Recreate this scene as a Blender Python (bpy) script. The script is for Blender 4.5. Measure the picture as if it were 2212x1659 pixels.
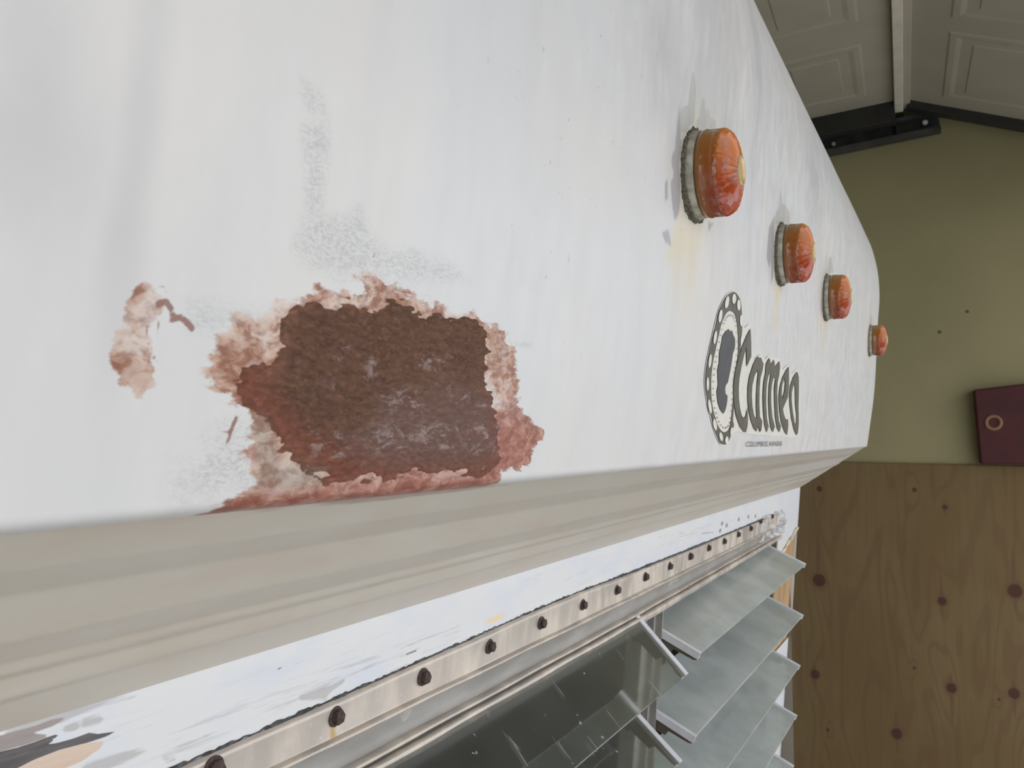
import bpy, bmesh, math, random
import numpy as np
from mathutils import Vector, Matrix
from mathutils.geometry import tessellate_polygon
random.seed(7); RNG = np.random.default_rng(11)
for o in list(bpy.data.objects): bpy.data.objects.remove(o)
SC = bpy.context.scene; COL = SC.collection

# ------------------------------------------------------------------ camera
# X runs along the trailer's nose away from the camera, Y into the trailer, Z up (metres)
PW, PH, PF = 2212.0, 1659.0, 1810.0
VP = (2080.0, 945.0)
def nrm(v): v = np.array(v, float); return v/np.linalg.norm(v)
_X = nrm([VP[0]-PW/2, PH/2-VP[1], PF]); _p = math.atan((VP[1]-PH/2)/PF)
_Z = np.array([0, math.cos(_p), math.sin(_p)]); _Y = np.cross(_Z, _X)
if _Y[0] > 0: _Y = -_Y
RM = np.array([_X, _Y, _Z])
cd = bpy.data.cameras.new('camera'); cam = bpy.data.objects.new('camera', cd); COL.objects.link(cam)
r_, u_, f_ = RM @ [1, 0, 0], RM @ [0, 1, 0], RM @ [0, 0, 1]
cam.matrix_world = Matrix([[r_[0], u_[0], -f_[0], 0], [r_[1], u_[1], -f_[1], 0], [r_[2], u_[2], -f_[2], 0], [0, 0, 0, 1]])
cd.sensor_width = 36; cd.lens = 36*PF/PW; cd.clip_start = 0.01; cd.clip_end = 100
cd.dof.use_dof = True; cd.dof.focus_distance = 0.55; cd.dof.aperture_fstop = 30
SC.camera = cam
# ------------------------------------------------------------------ light
w = bpy.data.worlds.new('world'); SC.world = w; w.use_nodes = True
bg = w.node_tree.nodes['Background']; bg.inputs[0].default_value = (0.97, 0.985, 1.03, 1); bg.inputs[1].default_value = 1.0
SC.view_settings.view_transform = 'Standard'; SC.view_settings.look = 'None'
SC.view_settings.gamma = 1; SC.view_settings.use_curve_mapping = False
SC.view_settings.exposure = 0.95

# ------------------------------------------------------------------ helpers: measuring
def ray(u, v): return RM @ np.array([(u-PW/2)/PF, (PH/2-v)/PF, 1.0])
def at_X(u, v, x): r = ray(u, v); return r*(x/r[0])
def on_wall(u, v, off=0.0):                       # lower front wall, leaning a little
    r = ray(u, v); t = (.346-off-.085*.113)/(r[1]+.085*r[2]); return r*t
def wallY(z): return .346-.085*(z+.113)
PROF = np.array([(.194,-.019),(.1845,.04),(.176,.101),(.1695,.18),(.164,.262),(.159,.327),(.162,.386),(.172,.436),
                 (.206,.517),(.255,.619),(.295,.699),(.400,.941),(.489,1.119),(.56,1.185),(.68,1.222),(1.0,1.236),(2.6,1.24)])
def _smooth(P, n=40):
    P = np.array(P); m = len(P); T = np.zeros_like(P)
    d = np.linalg.norm(np.diff(P, axis=0), axis=1); s = np.concatenate([[0], np.cumsum(d)])
    for i in range(m):
        if i == 0: T[i] = (P[1]-P[0])/d[0]
        elif i == m-1: T[i] = (P[-1]-P[-2])/d[-1]
        else: T[i] = ((P[i]-P[i-1])/d[i-1]*d[i]+(P[i+1]-P[i])/d[i]*d[i-1])/(d[i]+d[i-1])
    out = []; S = []
    for i in range(m-1):
        for k in range(n):
            t = k/n; h = d[i]
            out.append((2*t**3-3*t**2+1)*P[i]+(t**3-2*t**2+t)*h*T[i]+(-2*t**3+3*t**2)*P[i+1]+(t**3-t**2)*h*T[i+1]); S.append(s[i]+t*h)
    out.append(P[-1]); S.append(s[-1]); return np.array(out), np.array(S)
PS, SS = _smooth(PROF)
_mono = PS[:, 1] <= 1.3
def faceY(z): return np.interp(z, PS[_mono, 1], PS[_mono, 0])
def on_face(u, v):
    r = ray(u, v); y = .18
    for _ in range(40):
        P = r*(y/r[1]); y = .5*y+.5*float(faceY(P[2]))
    return r*(y/r[1])
def fpts(L, sc=1.0, ox=0, oy=0): return np.array([on_face(ox+x/sc, oy+y/sc)[[0, 2]] for x, y in L])
def wpts(L, sc=1.0, ox=0, oy=0): return np.array([on_wall(ox+x/sc, oy+y/sc)[[0, 2]] for x, y in L])
_gx = ray(1953, 945); _gx = nrm([_gx[0], _gx[1], 0]); _gy = np.array([-_gx[1], _gx[0], 0])
def G(x, y, z): return _gx*x+_gy*y+np.array([0, 0, z])   # the garage is turned 3 degrees to the trailer
def gc(P): return float(P @ _gx), float(P @ _gy), float(P[2])
def on_g(u, v, xg): r = ray(u, v); return r*(xg/(r @ _gx))

# ------------------------------------------------------------------ helpers: numeric masks
def seg_sdf(P, poly, closed=True):
    poly = np.asarray(poly, float); n = len(poly); d = np.full(len(P), 1e9); ins = np.zeros(len(P), bool)
    for i in range(n if closed else n-1):
        a, b = poly[i], poly[(i+1) % n]; ab = b-a; L = max(ab @ ab, 1e-12)
        t = np.clip(((P-a) @ ab)/L, 0, 1); q = P-(a+t[:, None]*ab); d = np.minimum(d, np.hypot(q[:, 0], q[:, 1]))
        if closed and abs(ab[1]) > 1e-12:
            c = ((a[1] > P[:, 1]) != (b[1] > P[:, 1])) & (P[:, 0] < ab[0]*(P[:, 1]-a[1])/ab[1]+a[0]); ins ^= c
    return np.where(ins, -d, d) if closed else d
_lat = RNG.random((256, 256))
def vnoise(x, y):
    xi = np.floor(x).astype(int); yi = np.floor(y).astype(int); fx = x-xi; fy = y-yi
    fx = fx*fx*(3-2*fx); fy = fy*fy*(3-2*fy); g = lambda a, b: _lat[a % 256, b % 256]
    return (g(xi, yi)*(1-fx)+g(xi+1, yi)*fx)*(1-fy)+(g(xi, yi+1)*(1-fx)+g(xi+1, yi+1)*fx)*fy
def fbm(x, y, o=4):
    s = 0; a = .5; t = 0
    for k in range(o): s = s+a*vnoise(x*2**k+17*k, y*2**k+31*k); t += a; a *= .5
    return s/t
def mval(sdf, w): return np.clip(.5-sdf/(2*w), 0, 1)
def ell(P, c, rx, rz, ang=0):                     # soft ellipse value: .5 on the rim
    q = P-np.asarray(c); ca, sa = math.cos(ang), math.sin(ang)
    a = (q[:, 0]*ca+q[:, 1]*sa)/rx; b = (-q[:, 0]*sa+q[:, 1]*ca)/rz
    return np.clip(1-.5*np.hypot(a, b), 0, 1)

# ------------------------------------------------------------------ helpers: objects
def link(name, me, mat, parent=None, smooth=False):
    o = bpy.data.objects.new(name, me); COL.objects.link(o)
    if mat is not None:
        for m in (mat if isinstance(mat, (list, tuple)) else [mat]): me.materials.append(m)
    if smooth: me.polygons.foreach_set('use_smooth', [True]*len(me.polygons))
    if parent is not None: o.parent = parent
    return o
def tag(o, label=None, cat=None, group=None, kind=None):
    if label: o['label'] = label
    if cat: o['category'] = cat
    if group: o['group'] = group
    if kind: o['kind'] = kind
    return o
def empty(name, loc=(0, 0, 0)):
    o = bpy.data.objects.new(name, None); COL.objects.link(o); o.location = loc; o.empty_display_size = .05; return o
def mesh(V, F, name='m'):
    me = bpy.data.meshes.new(name); me.from_pydata([tuple(map(float, v)) for v in V], [], F); me.update(); return me
def grid(PTS, nu, nv):                            # PTS (nu*nv,3) -> quad grid, fast path
    me = bpy.data.meshes.new('g'); n = nu*nv; me.vertices.add(n); me.vertices.foreach_set('co', PTS.astype(np.float32).ravel())
    i, j = np.meshgrid(np.arange(nu-1), np.arange(nv-1), indexing='ij'); a = (i*nv+j).ravel()
    q = np.stack([a, a+nv, a+nv+1, a+1], 1); return me, q
def put_faces(me, q):
    m = len(q); me.loops.add(m*4); me.loops.foreach_set('vertex_index', q.astype(np.int32).ravel()); me.polygons.add(m)
    me.polygons.foreach_set('loop_start', np.arange(0, m*4, 4, dtype=np.int32)); me.update(calc_edges=True); me.validate()
def attr(me, name, vals):
    a = me.attributes.new(name, 'FLOAT', 'POINT'); a.data.foreach_set('value', np.asarray(vals, np.float32).ravel())
def hexa(bm, c):                                  # 8 corners: bottom 4 (ccw) then top 4
    v = [bm.verts.new(tuple(map(float, p))) for p in c]
    for f in ((0, 3, 2, 1), (4, 5, 6, 7), (0, 1, 5, 4), (1, 2, 6, 5), (2, 3, 7, 6), (3, 0, 4, 7)):
        bm.faces.new([v[i] for i in f])
def boxg(bm, x0, x1, y0, y1, z0, z1, fn=G):
    hexa(bm, [fn(x, y, z) for z in (z0, z1) for x, y in ((x0, y0), (x1, y0), (x1, y1), (x0, y1))])
W3 = lambda x, y, z: np.array([x, y, z])
def bmesh_obj(name, bm, mat, parent=None, bevel=0, smooth=False, recalc=True):
    if recalc: bmesh.ops.recalc_face_normals(bm, faces=bm.faces)
    me = bpy.data.meshes.new(name); bm.to_mesh(me); bm.free(); o = link(name, me, mat, parent, smooth)
    if bevel:
        md = o.modifiers.new('bevel', 'BEVEL'); md.width = bevel; md.segments = 2; md.limit_method = 'ANGLE'
    return o

# ------------------------------------------------------------------ helpers: materials
class NT:
    def __init__(s, name):
        s.m = bpy.data.materials.new(name); s.m.use_nodes = True; s.t = s.m.node_tree; s.b = s.t.nodes['Principled BSDF']
        s.tc = s.t.nodes.new('ShaderNodeTexCoord').outputs['Object']
    def n(s, k, **kw):
        x = s.t.nodes.new(k)
        for a, b in kw.items(): setattr(x, a, b)
        return x
    def set(s, sock, v):
        if hasattr(v, 'is_output'): s.t.links.new(v, sock)
        else:
            if isinstance(v, (tuple, list)) and len(v) == 3 and sock.type == 'RGBA': v = (*v, 1)
            sock.default_value = v
    def P(s, **kw):
        for k, v in kw.items(): s.set(s.b.inputs[k.replace('_', ' ')], v)
        return s
    def noise(s, scale, detail=4, stretch=(1, 1, 1), rough=.55, off=0, dist=0):
        mp = s.n('ShaderNodeMapping'); s.set(mp.inputs['Vector'], s.tc); mp.inputs['Scale'].default_value = stretch; mp.inputs['Location'].default_value = (off, off*.7, off*1.3)
        x = s.n('ShaderNodeTexNoise'); s.set(x.inputs['Vector'], mp.outputs[0]); x.inputs['Scale'].default_value = scale
        x.inputs['Detail'].default_value = detail; x.inputs['Roughness'].default_value = rough; x.inputs['Distortion'].default_value = dist
        return x.outputs['Fac']
    def math(s, op, a, b=0.0, c=0.0, clamp=False):
        x = s.n('ShaderNodeMath', operation=op, use_clamp=clamp); s.set(x.inputs[0], a); s.set(x.inputs[1], b); s.set(x.inputs[2], c); return x.outputs[0]
    def mix(s, f, a, b):
        x = s.n('ShaderNodeMix', data_type='RGBA'); s.set(x.inputs['Factor'], f); s.set(x.inputs['A'], a); s.set(x.inputs['B'], b); return x.outputs['Result']
    def mixf(s, f, a, b):
        x = s.n('ShaderNodeMix', data_type='FLOAT'); s.set(x.inputs[0], f); s.set(x.inputs[2], a); s.set(x.inputs[3], b); return x.outputs[0]
    def step(s, v, a, b, lo=0.0, hi=1.0):
        x = s.n('ShaderNodeMapRange', interpolation_type='SMOOTHSTEP'); s.set(x.inputs[0], v); x.inputs[1].default_value = a; x.inputs[2].default_value = b
        x.inputs[3].default_value = lo; x.inputs[4].default_value = hi; return x.outputs[0]
    def attr(s, name): return s.n('ShaderNodeAttribute', attribute_name=name).outputs['Fac']
    def mask(s, name, noise, amp, soft, alpha=1.0, lo=.5):
        v = s.math('ADD', s.attr(name), s.math('MULTIPLY', s.math('SUBTRACT', noise, .5), amp)); return s.step(v, lo-soft, lo+soft, 0, alpha)
    def bump(s, h, strength=.3, dist=.001):
        x = s.n('ShaderNodeBump'); s.set(x.inputs['Height'], h); x.inputs['Strength'].default_value = strength; x.inputs['Distance'].default_value = dist
        s.t.links.new(x.outputs[0], s.b.inputs['Normal']); return s
def rgb(r, g, b):
    f = lambda c: (c/255/12.92) if c/255 <= .04045 else ((c/255+.055)/1.055)**2.4
    return (f(r), f(g), f(b))
def simple(name, col, rough=.6, metal=0, var=.12, scale=20, stretch=(1, 1, 1), bump=0, bs=200):
    t = NT(name); n = t.noise(scale, 5, stretch); c2 = tuple(c*(1-var) for c in col); c1 = tuple(min(1, c*(1+var)) for c in col)
    t.P(Base_Color=t.mix(t.step(n, .3, .7), c2, c1), Roughness=rough, Metallic=metal)
    if bump: t.bump(t.noise(bs, 4), bump, .001)
    return t.m

# ---- painted front shell
t = NT('shell_paint')
big = t.noise(5, 3, (1, 1, .6)); vs = t.noise(14, 4, (2.2, 2.2, .35), off=3); fine = t.noise(900, 3); med = t.noise(90, 4, (1, 1, .5), off=7)
base = t.mix(t.step(big, .35, .68), (.70, .71, .725), (.735, .72, .695))
base = t.mix(t.step(vs, .42, .7, 0, .55), base, (.655, .655, .665)); base = t.mix(t.step(t.noise(7, 4, (1.6, 1, .8), off=21), .5, .7, 0, .5), base, (.76, .745, .72)); base = t.mix(t.mask('smudge', t.noise(30, 4, (1, 1, .6)), .5, .45, .6), base, (.55, .545, .56))
base = t.mix(t.step(med, .55, .8, 0, .25), base, (.77, .77, .76))
swirl = t.noise(420, 3, (1, 1, 2.5), off=2, dist=1.0)
scf = t.math('MULTIPLY', t.mask('scuff', t.noise(60, 4), .7, .25), t.step(swirl, .42, .6, .15, .75))
base = t.mix(scf, base, (.50, .51, .50))
base = t.mix(t.mask('cream', t.noise(50, 4, (1, 1, .5)), .8, .35, .7), base, (.74, .66, .48))
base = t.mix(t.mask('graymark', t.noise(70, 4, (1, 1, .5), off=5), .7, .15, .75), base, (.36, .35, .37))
base = t.mix(t.mask('graypaint', t.noise(80, 3, off=5), .35, .05, .8), base, (.52, .52, .49))
sn = t.noise(160, 3, off=9, rough=.7)
base = t.mix(t.math('MULTIPLY', t.attr('specks'), t.step(sn, .66, .72, 0, .7)), base, (.35, .31, .28))
tn = t.noise(75, 8, (.8, 1, 1.9), off=1, rough=.68, dist=.3); tn2 = t.noise(150, 7, (.8, 1, 1.5), off=4, rough=.7, dist=.5); tn3 = t.noise(45, 5, (1, 1, 1.3), off=14, rough=.6, dist=.4)
tm = t.mask('tan', tn, 1.5, .07)
tm = t.math('MULTIPLY', tm, t.mixf(t.attr('red'), t.math('MULTIPLY', t.step(tn3, .38, .56, .45, 1.0), t.step(tn2, .38, .55, .7, 1)), t.step(tn2, .33, .5, .78, 1)))
tcol = t.mix(t.step(tn3, .40, .66), rgb(214, 176, 150), rgb(164, 114, 88)); tcol = t.mix(t.step(tn2, .47, .60, 0, .8), tcol, rgb(134, 86, 66))
tcol = t.mix(t.math('MULTIPLY', t.step(t.attr('red'), .1, .85), t.step(tn, .3, .7, 1, .6)), tcol, t.mix(t.step(tn2, .4, .62), rgb(164, 94, 78), rgb(134, 74, 60)))
tcol = t.mix(t.mask('tangray', tn, .9, .3, .85), tcol, t.mix(t.step(tn2, .35, .6), rgb(172, 152, 136), rgb(140, 112, 96)))
base = t.mix(tm, base, tcol)
base = t.mix(t.mask('drip', tn2, .7, .12, .85), base, rgb(136, 84, 70))
t.P(Base_Color=base, Roughness=t.step(med, .3, .8, .32, .5), Specular_IOR_Level=.4)
t.bump(t.math('ADD', t.math('MULTIPLY', t.noise(25, 3), .6), t.math('MULTIPLY', fine, .02)), .12, .004)
M_SHELL = t.m
# ---- body filler
t = NT('filler')
n1 = t.noise(55, 6, off=1, rough=.65, dist=.6); n2 = t.noise(260, 6, (1, 1, 1.7), rough=.75, dist=1.2); n3 = t.noise(850, 4, rough=.7)
c = t.mix(t.step(n1, .3, .7), rgb(122, 88, 73), rgb(136, 99, 78)); c = t.mix(t.step(t.noise(420, 5, (.7, 1, 1.5), off=8, rough=.7), .5, .66, 0, .45), c, rgb(158, 116, 92))
c = t.mix(t.step(n2, .47, .68, 0, .8), c, rgb(90, 60, 52))
c = t.mix(t.mask('red', n1, .9, .45, .7), c, rgb(152, 88, 72))
c = t.mix(t.mask('haze', n1, .5, .4, .6), c, rgb(148, 118, 110))
sc1 = t.noise(130, 8, (.8, 1, 1.8), off=6, rough=.78, dist=.7)
c = t.mix(t.math('MULTIPLY', t.mask('scratch', n1, .5, .3), t.step(sc1, .50, .60, 0, .85)), c, rgb(188, 166, 162))
c = t.mix(t.step(n3, .62, .75, 0, .35), c, rgb(180, 140, 118))
c = t.mix(t.math('MULTIPLY', t.mask('edge', n2, 1.4, .3, .85), t.step(t.attr('red'), .2, .9, .8, 1)), c, t.mix(t.attr('red'), rgb(186, 138, 112), rgb(160, 90, 74)))
c = t.mix(t.mask('gray', n2, .9, .3, .9), c, t.mix(t.step(n2, .35, .6), rgb(168, 146, 130), rgb(138, 106, 90)))
t.P(Base_Color=c, Roughness=.72, Specular_IOR_Level=.3)
t.bump(t.math('ADD', t.math('MULTIPLY', n2, 1.4), t.math('MULTIPLY', n3, .5)), 1.0, .0012)
M_FILL = t.m
# ---- soffit
t = NT('soffit_paint')
n = t.noise(6, 4, (1, 2, 2)); n2 = t.noise(9, 3, (1.4, 3, 3), off=4)
c = t.mix(t.step(n, .3, .7), (.62, .57, .49), (.65, .61, .535)); c = t.mix(t.step(n2, .42, .7, 0, .6), c, (.61, .52, .44))
c = t.mix(t.mask('pale_amt', t.noise(25, 4, (.5, 2, 2)), .7, .3, .6), c, (.70, .69, .66))  # paler grey oval towards the far end
c = t.mix(t.mask('brown', t.noise(60, 5, (.5, 2, 2)), .7, .15, .6), c, (.30, .19, .14))
t.P(Base_Color=c, Roughness=.38).bump(t.noise(12, 2, (1, 3, 3)), .25, .004)
M_SOF = t.m
# ---- lower front wall paint
t = NT('wall_paint')
st = t.noise(60, 5, (.22, 1, 2.2), off=2); st2 = t.noise(150, 5, (.15, 1, 2.5), off=8, rough=.65); bl = t.noise(16, 4, (1, 1, 2))
c = t.mix(t.step(bl, .4, .65), (.74, .75, .76), (.69, .72, .78)); c = t.mix(t.step(st, .55, .75, 0, .35), c, (.60, .62, .68))
c = t.mix(t.mask('streak', st, 1.7, .12, .65), c, (.42, .40, .40)); c = t.mix(t.math('MULTIPLY', t.step(t.noise(110, 5, (.10, 1, 3.0), off=30, rough=.7), .62, .68), .35), c, (.45, .46, .50))
c = t.mix(t.math('MULTIPLY', t.mask('scratchy', st, 1.0, .3), t.step(st2, .50, .60, 0, .6)), c, (.45, .45, .48))
c = t.mix(t.mask('bare', st, .65, .06, 1), c, t.mix(t.step(st, .35, .65), (.30, .27, .26), (.36, .31, .30)))
c = t.mix(t.mask('dark', st, .55, .05, 1), c, t.mix(t.step(st2, .35, .65), (.085, .077, .077), (.14, .13, .135)))
c = t.mix(t.mask('peach', st, .5, .06, 1), c, t.mix(t.step(st, .3, .7), (.66, .48, .38), (.70, .58, .47)))
c = t.mix(t.mask('dots', st2, .2, .12, .8), c, (.16, .16, .16))
c = t.mix(t.mask('yellow', t.noise(200, 4), .5, .1, .8), c, (.85, .66, .38))
t.P(Base_Color=c, Roughness=.42).bump(t.noise(300, 4, (.3, 1, 1)), .15, .0006)
M_WALL = t.m
M_WOODRAW = simple('raw_wood', (.42, .27, .13), .7, 0, .3, 30, (1, 1, .12), .3)
# ---- metals
t = NT('aged_aluminium')
a1 = t.noise(45, 5, (1, 1, .35)); a2 = t.noise(30, 4, (.25, 1, 1), off=5); a3 = t.noise(220, 4, off=2)
c = t.mix(t.step(a1, .35, .7), (.50, .455, .41), (.68, .615, .54)); c = t.mix(t.step(a2, .5, .75, 0, .5), c, (.40, .385, .375)); c = t.mix(t.step(a3, .64, .75, 0, .5), c, (.74, .74, .74))
c = t.mix(t.mask('rust', t.noise(150, 4), .5, .2, .8), c, (.52, .33, .10))
t.P(Base_Color=c, Metallic=.55, Roughness=t.step(a1, .3, .7, .36, .56)).bump(a3, .2, .0005)
M_ALU = t.m
t = NT('shaded_grey_metal')  # grey mullion metal; in the channel its dark tone stands for shade on the slope
c = t.mix(t.step(t.noise(40, 4, (.3, 1, 1)), .35, .7), (.29, .28, .26), (.38, .365, .345)); c = t.mix(t.step(t.noise(60, 5, (.6, 1, 1), off=3), .63, .72, 0, .5), c, (.6, .6, .6))
t.P(Base_Color=c, Metallic=.45, Roughness=.5); M_CHAN = t.m
M_GROOVE = simple('frame_groove_metal', (.13, .11, .095), .6, .3)
M_CLIP = simple('clip_metal', (.80, .81, .86), .4, .15, .06, 60)
M_BRKT = simple('bracket_metal', (.15, .125, .10), .55, .4)
M_SCREW = simple('rusted_screw', (.085, .058, .052), .6, .4, .5, 300, bump=.6, bs=900)
M_SEAL = simple('old_sealant', (.07, .07, .075), .8, 0, .5, 200, bump=.8, bs=500)
M_INT = simple('trailer_lining', (.17, .15, .12), .7, 0, .25, 3, (1, 1, .2))
# ---- glass
def glass(name, pale_amt, dcol, tint=(.90, .95, .93), streaks=True):
    t = NT(name); t.P(Base_Color=tint, Transmission_Weight=1.0, Roughness=.06, IOR=1.5)
    out = t.t.nodes['Material Output']; d = t.n('ShaderNodeBsdfPrincipled'); d.inputs['Roughness'].default_value = .35; t.set(d.inputs['Base Color'], dcol)
    mx = t.n('ShaderNodeMixShader'); n = t.noise(9, 4, (1, 1, 1), off=1)
    f = t.step(n, .3, .75, pale_amt*.75, min(1, pale_amt*1.2))
    if streaks:
        sp = t.noise(95, 2, (1, .16, .16), off=3); sp2 = t.noise(90, 2, off=11)
        f = t.math('ADD', f, t.step(sp, .68, .70, 0, .3), clamp=True); f = t.math('ADD', f, t.step(sp2, .735, .75, 0, .6), clamp=True)
    t.set(mx.inputs[0], f); t.t.links.new(t.b.outputs[0], mx.inputs[1]); t.t.links.new(d.outputs[0], mx.inputs[2]); t.t.links.new(mx.outputs[0], out.inputs[0])
    return t.m
M_GCLEAR = glass('clear_louvre_glass', .10, (.40, .42, .39), (.80, .84, .80))
M_GPALE = glass('pale_louvre_glass', .70, (.60, .65, .63), streaks=False)  # far bank mixed mostly with a pale grey-green diffuse colour
# ---- marker lamps
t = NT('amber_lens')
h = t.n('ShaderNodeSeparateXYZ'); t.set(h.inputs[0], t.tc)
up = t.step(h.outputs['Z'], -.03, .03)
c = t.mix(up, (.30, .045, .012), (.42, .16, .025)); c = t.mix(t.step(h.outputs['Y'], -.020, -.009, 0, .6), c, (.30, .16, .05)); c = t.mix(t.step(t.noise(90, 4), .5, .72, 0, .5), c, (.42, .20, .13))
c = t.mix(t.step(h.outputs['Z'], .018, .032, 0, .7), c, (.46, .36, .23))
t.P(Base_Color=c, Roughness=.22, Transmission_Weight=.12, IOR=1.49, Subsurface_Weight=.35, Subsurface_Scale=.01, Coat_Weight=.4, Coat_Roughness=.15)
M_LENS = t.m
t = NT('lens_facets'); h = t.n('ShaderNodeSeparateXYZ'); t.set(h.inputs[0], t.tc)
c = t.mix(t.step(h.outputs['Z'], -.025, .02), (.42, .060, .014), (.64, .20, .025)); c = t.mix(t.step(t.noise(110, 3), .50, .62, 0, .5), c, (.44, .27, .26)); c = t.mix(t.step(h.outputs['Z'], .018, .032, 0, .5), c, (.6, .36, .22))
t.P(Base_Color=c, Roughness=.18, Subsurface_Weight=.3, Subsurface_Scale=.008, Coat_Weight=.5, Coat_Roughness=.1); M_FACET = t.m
M_HUB = simple('lens_hub', (.62, .43, .20), .25, 0, .2, 120)
M_LBASE = simple('lamp_base_metal', (.40, .385, .32), .6, .1, .3, 150, bump=.4)
M_LSEAL = simple('lamp_gasket', (.13, .12, .085), .9, 0, .5, 400, bump=1, bs=500)
# ---- print
M_PRINT = simple('dark_print', (.085, .078, .055), .5, 0, .25, 80)
M_PRINT2 = simple('slate_print', (.045, .049, .055), .5, 0, .15, 60)
M_CREAM = simple('cream_print', (.74, .725, .66), .5, 0, .04, 60)
# ---- garage
M_DRY = simple('olive_wall_paint', (.37, .335, .18), .8, 0, .06, 2, bump=.15, bs=60)
M_CEIL = simple('ceiling_paint', (.35, .33, .27), .9); M_CONC = simple('concrete', (.42, .41, .38), .9, 0, .2, 3, bump=.3)
M_OUT = simple('driveway_concrete', (.5, .49, .46), .9, 0, .12, 2, bump=.3)
M_DOOR = simple('door_enamel', (.46, .43, .355), .5, 0, .04, 6, bump=.1, bs=120)
M_LITJOINT = simple('lit_joint_white', (.78, .74, .64), .5, .1, .06)  # paler than the door enamel: light on the section edge put into colour
M_EDGE = simple('dark_rail_and_shade', (.035, .035, .033), .55, .3); M_TRACK = simple('galvanised_track', (.10, .105, .11), .5, .7, .3, 8)
M_ROLL = simple('roller_nylon', (.7, .69, .62), .4)
M_RED = simple('dark_red_paint', (.075, .008, .010), .6, 0, .25, 6); M_RING = simple('tan_ring', (.26, .14, .07), .6)
t = NT('plywood')
mp = t.n('ShaderNodeMapping'); t.set(mp.inputs['Vector'], t.tc); mp.inputs['Scale'].default_value = (1, 1, .16)
wv = t.n('ShaderNodeTexNoise'); t.set(wv.inputs['Vector'], mp.outputs[0]); wv.inputs['Scale'].default_value = 4.2; wv.inputs['Detail'].default_value = 2; wv.inputs['Distortion'].default_value = .5
rings = t.math('SINE', t.math('MULTIPLY', t.math('ADD', wv.outputs['Fac'], t.math('MULTIPLY', t.attr('knotfield'), .10)), 75.0))
gr = t.noise(60, 4, (1, 1, .06)); bt = t.noise(3, 3, (1, 1, .6), off=4)
c = t.mix(t.step(bt, .35, .65), (.20, .128, .052), (.225, .155, .068)); c = t.mix(t.step(rings, .2, 1, 0, .32), c, (.155, .085, .042)); c = t.mix(t.step(gr, .4, .75, 0, .3), c, (.155, .10, .042))
c = t.mix(t.mask('crack', gr, .3, .2, .7), c, (.17, .085, .05)); c = t.mix(t.mask('knot', gr, .15, .08, .95), c, (.09, .032, .02))
t.P(Base_Color=c, Roughness=.75).bump(gr, .2, .001); M_PLY = t.m

# ================================================================== garage (setting)
XE = gc(on_g(1931, 225, 1)*1)  # direction only
pe = ray(1931, 225); pe = pe*(3.54/(RM.T @ pe)[2]); XD = gc(pe)[0]; HD = gc(pe)[2]     # door edge distance and height
XW = XD+.13
Y0, Y1, ZF, ZC = -1.15, 5.2, -1.72, 1.95
def slab(name, lims, mat, label):
    bm = bmesh.new(); boxg(bm, *lims); o = bmesh_obj(name, bm, mat); tag(o, kind='structure', label=label); return o
w_r = slab('wall_right', (XW, XW+.12, Y0-.3, Y1, ZF, ZC), M_DRY, 'olive drywall at the end of the garage above the plywood')
slab('wall_left', (-3.0, -2.88, Y0-.3, Y1, ZF, ZC), M_DRY, 'olive garage side wall behind the camera')
slab('wall_back', (-3.0, XW+.12, Y1, Y1+.12, ZF, ZC), M_DRY, 'olive wall at the back of the garage')
slab('floor', (-3.0, XW+.12, Y0, Y1, ZF-.1, ZF), M_CONC, 'grey concrete garage floor')
slab('ceiling', (-3.0, XW+.12, Y0-.3, Y1, ZC, ZC+.1), M_CEIL, 'dim garage ceiling above the open door')
slab('trim_1', (-3.0, XW+.12, Y0-.3, Y0, .92, ZC), M_DRY, 'unseen header above the door opening, lowered to darken the wall top')  # out of view; reaches low to keep sky light off the upper wall
slab('ground', (-14, 14, -16, Y0-.3, ZF-.12, ZF-.02), M_OUT, 'pale concrete driveway outside the garage')
# small nail marks on the drywall
for (u, v, r) in ((2090, 673, .007), (2030, 717, .008)):
    P = gc(on_g(u, v, XW)); bm = bmesh.new()
    bmesh.ops.create_cone(bm, cap_ends=True, segments=10, radius1=r, radius2=r*.7, depth=.004)
    for vv in bm.verts: q = vv.co.copy(); vv.co = Vector(G(P[0]-.0015-q.z, P[1]+q.x, P[2]+q.y))
    tag(bmesh_obj('wall_plug', bm, M_BRKT, w_r))
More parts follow.
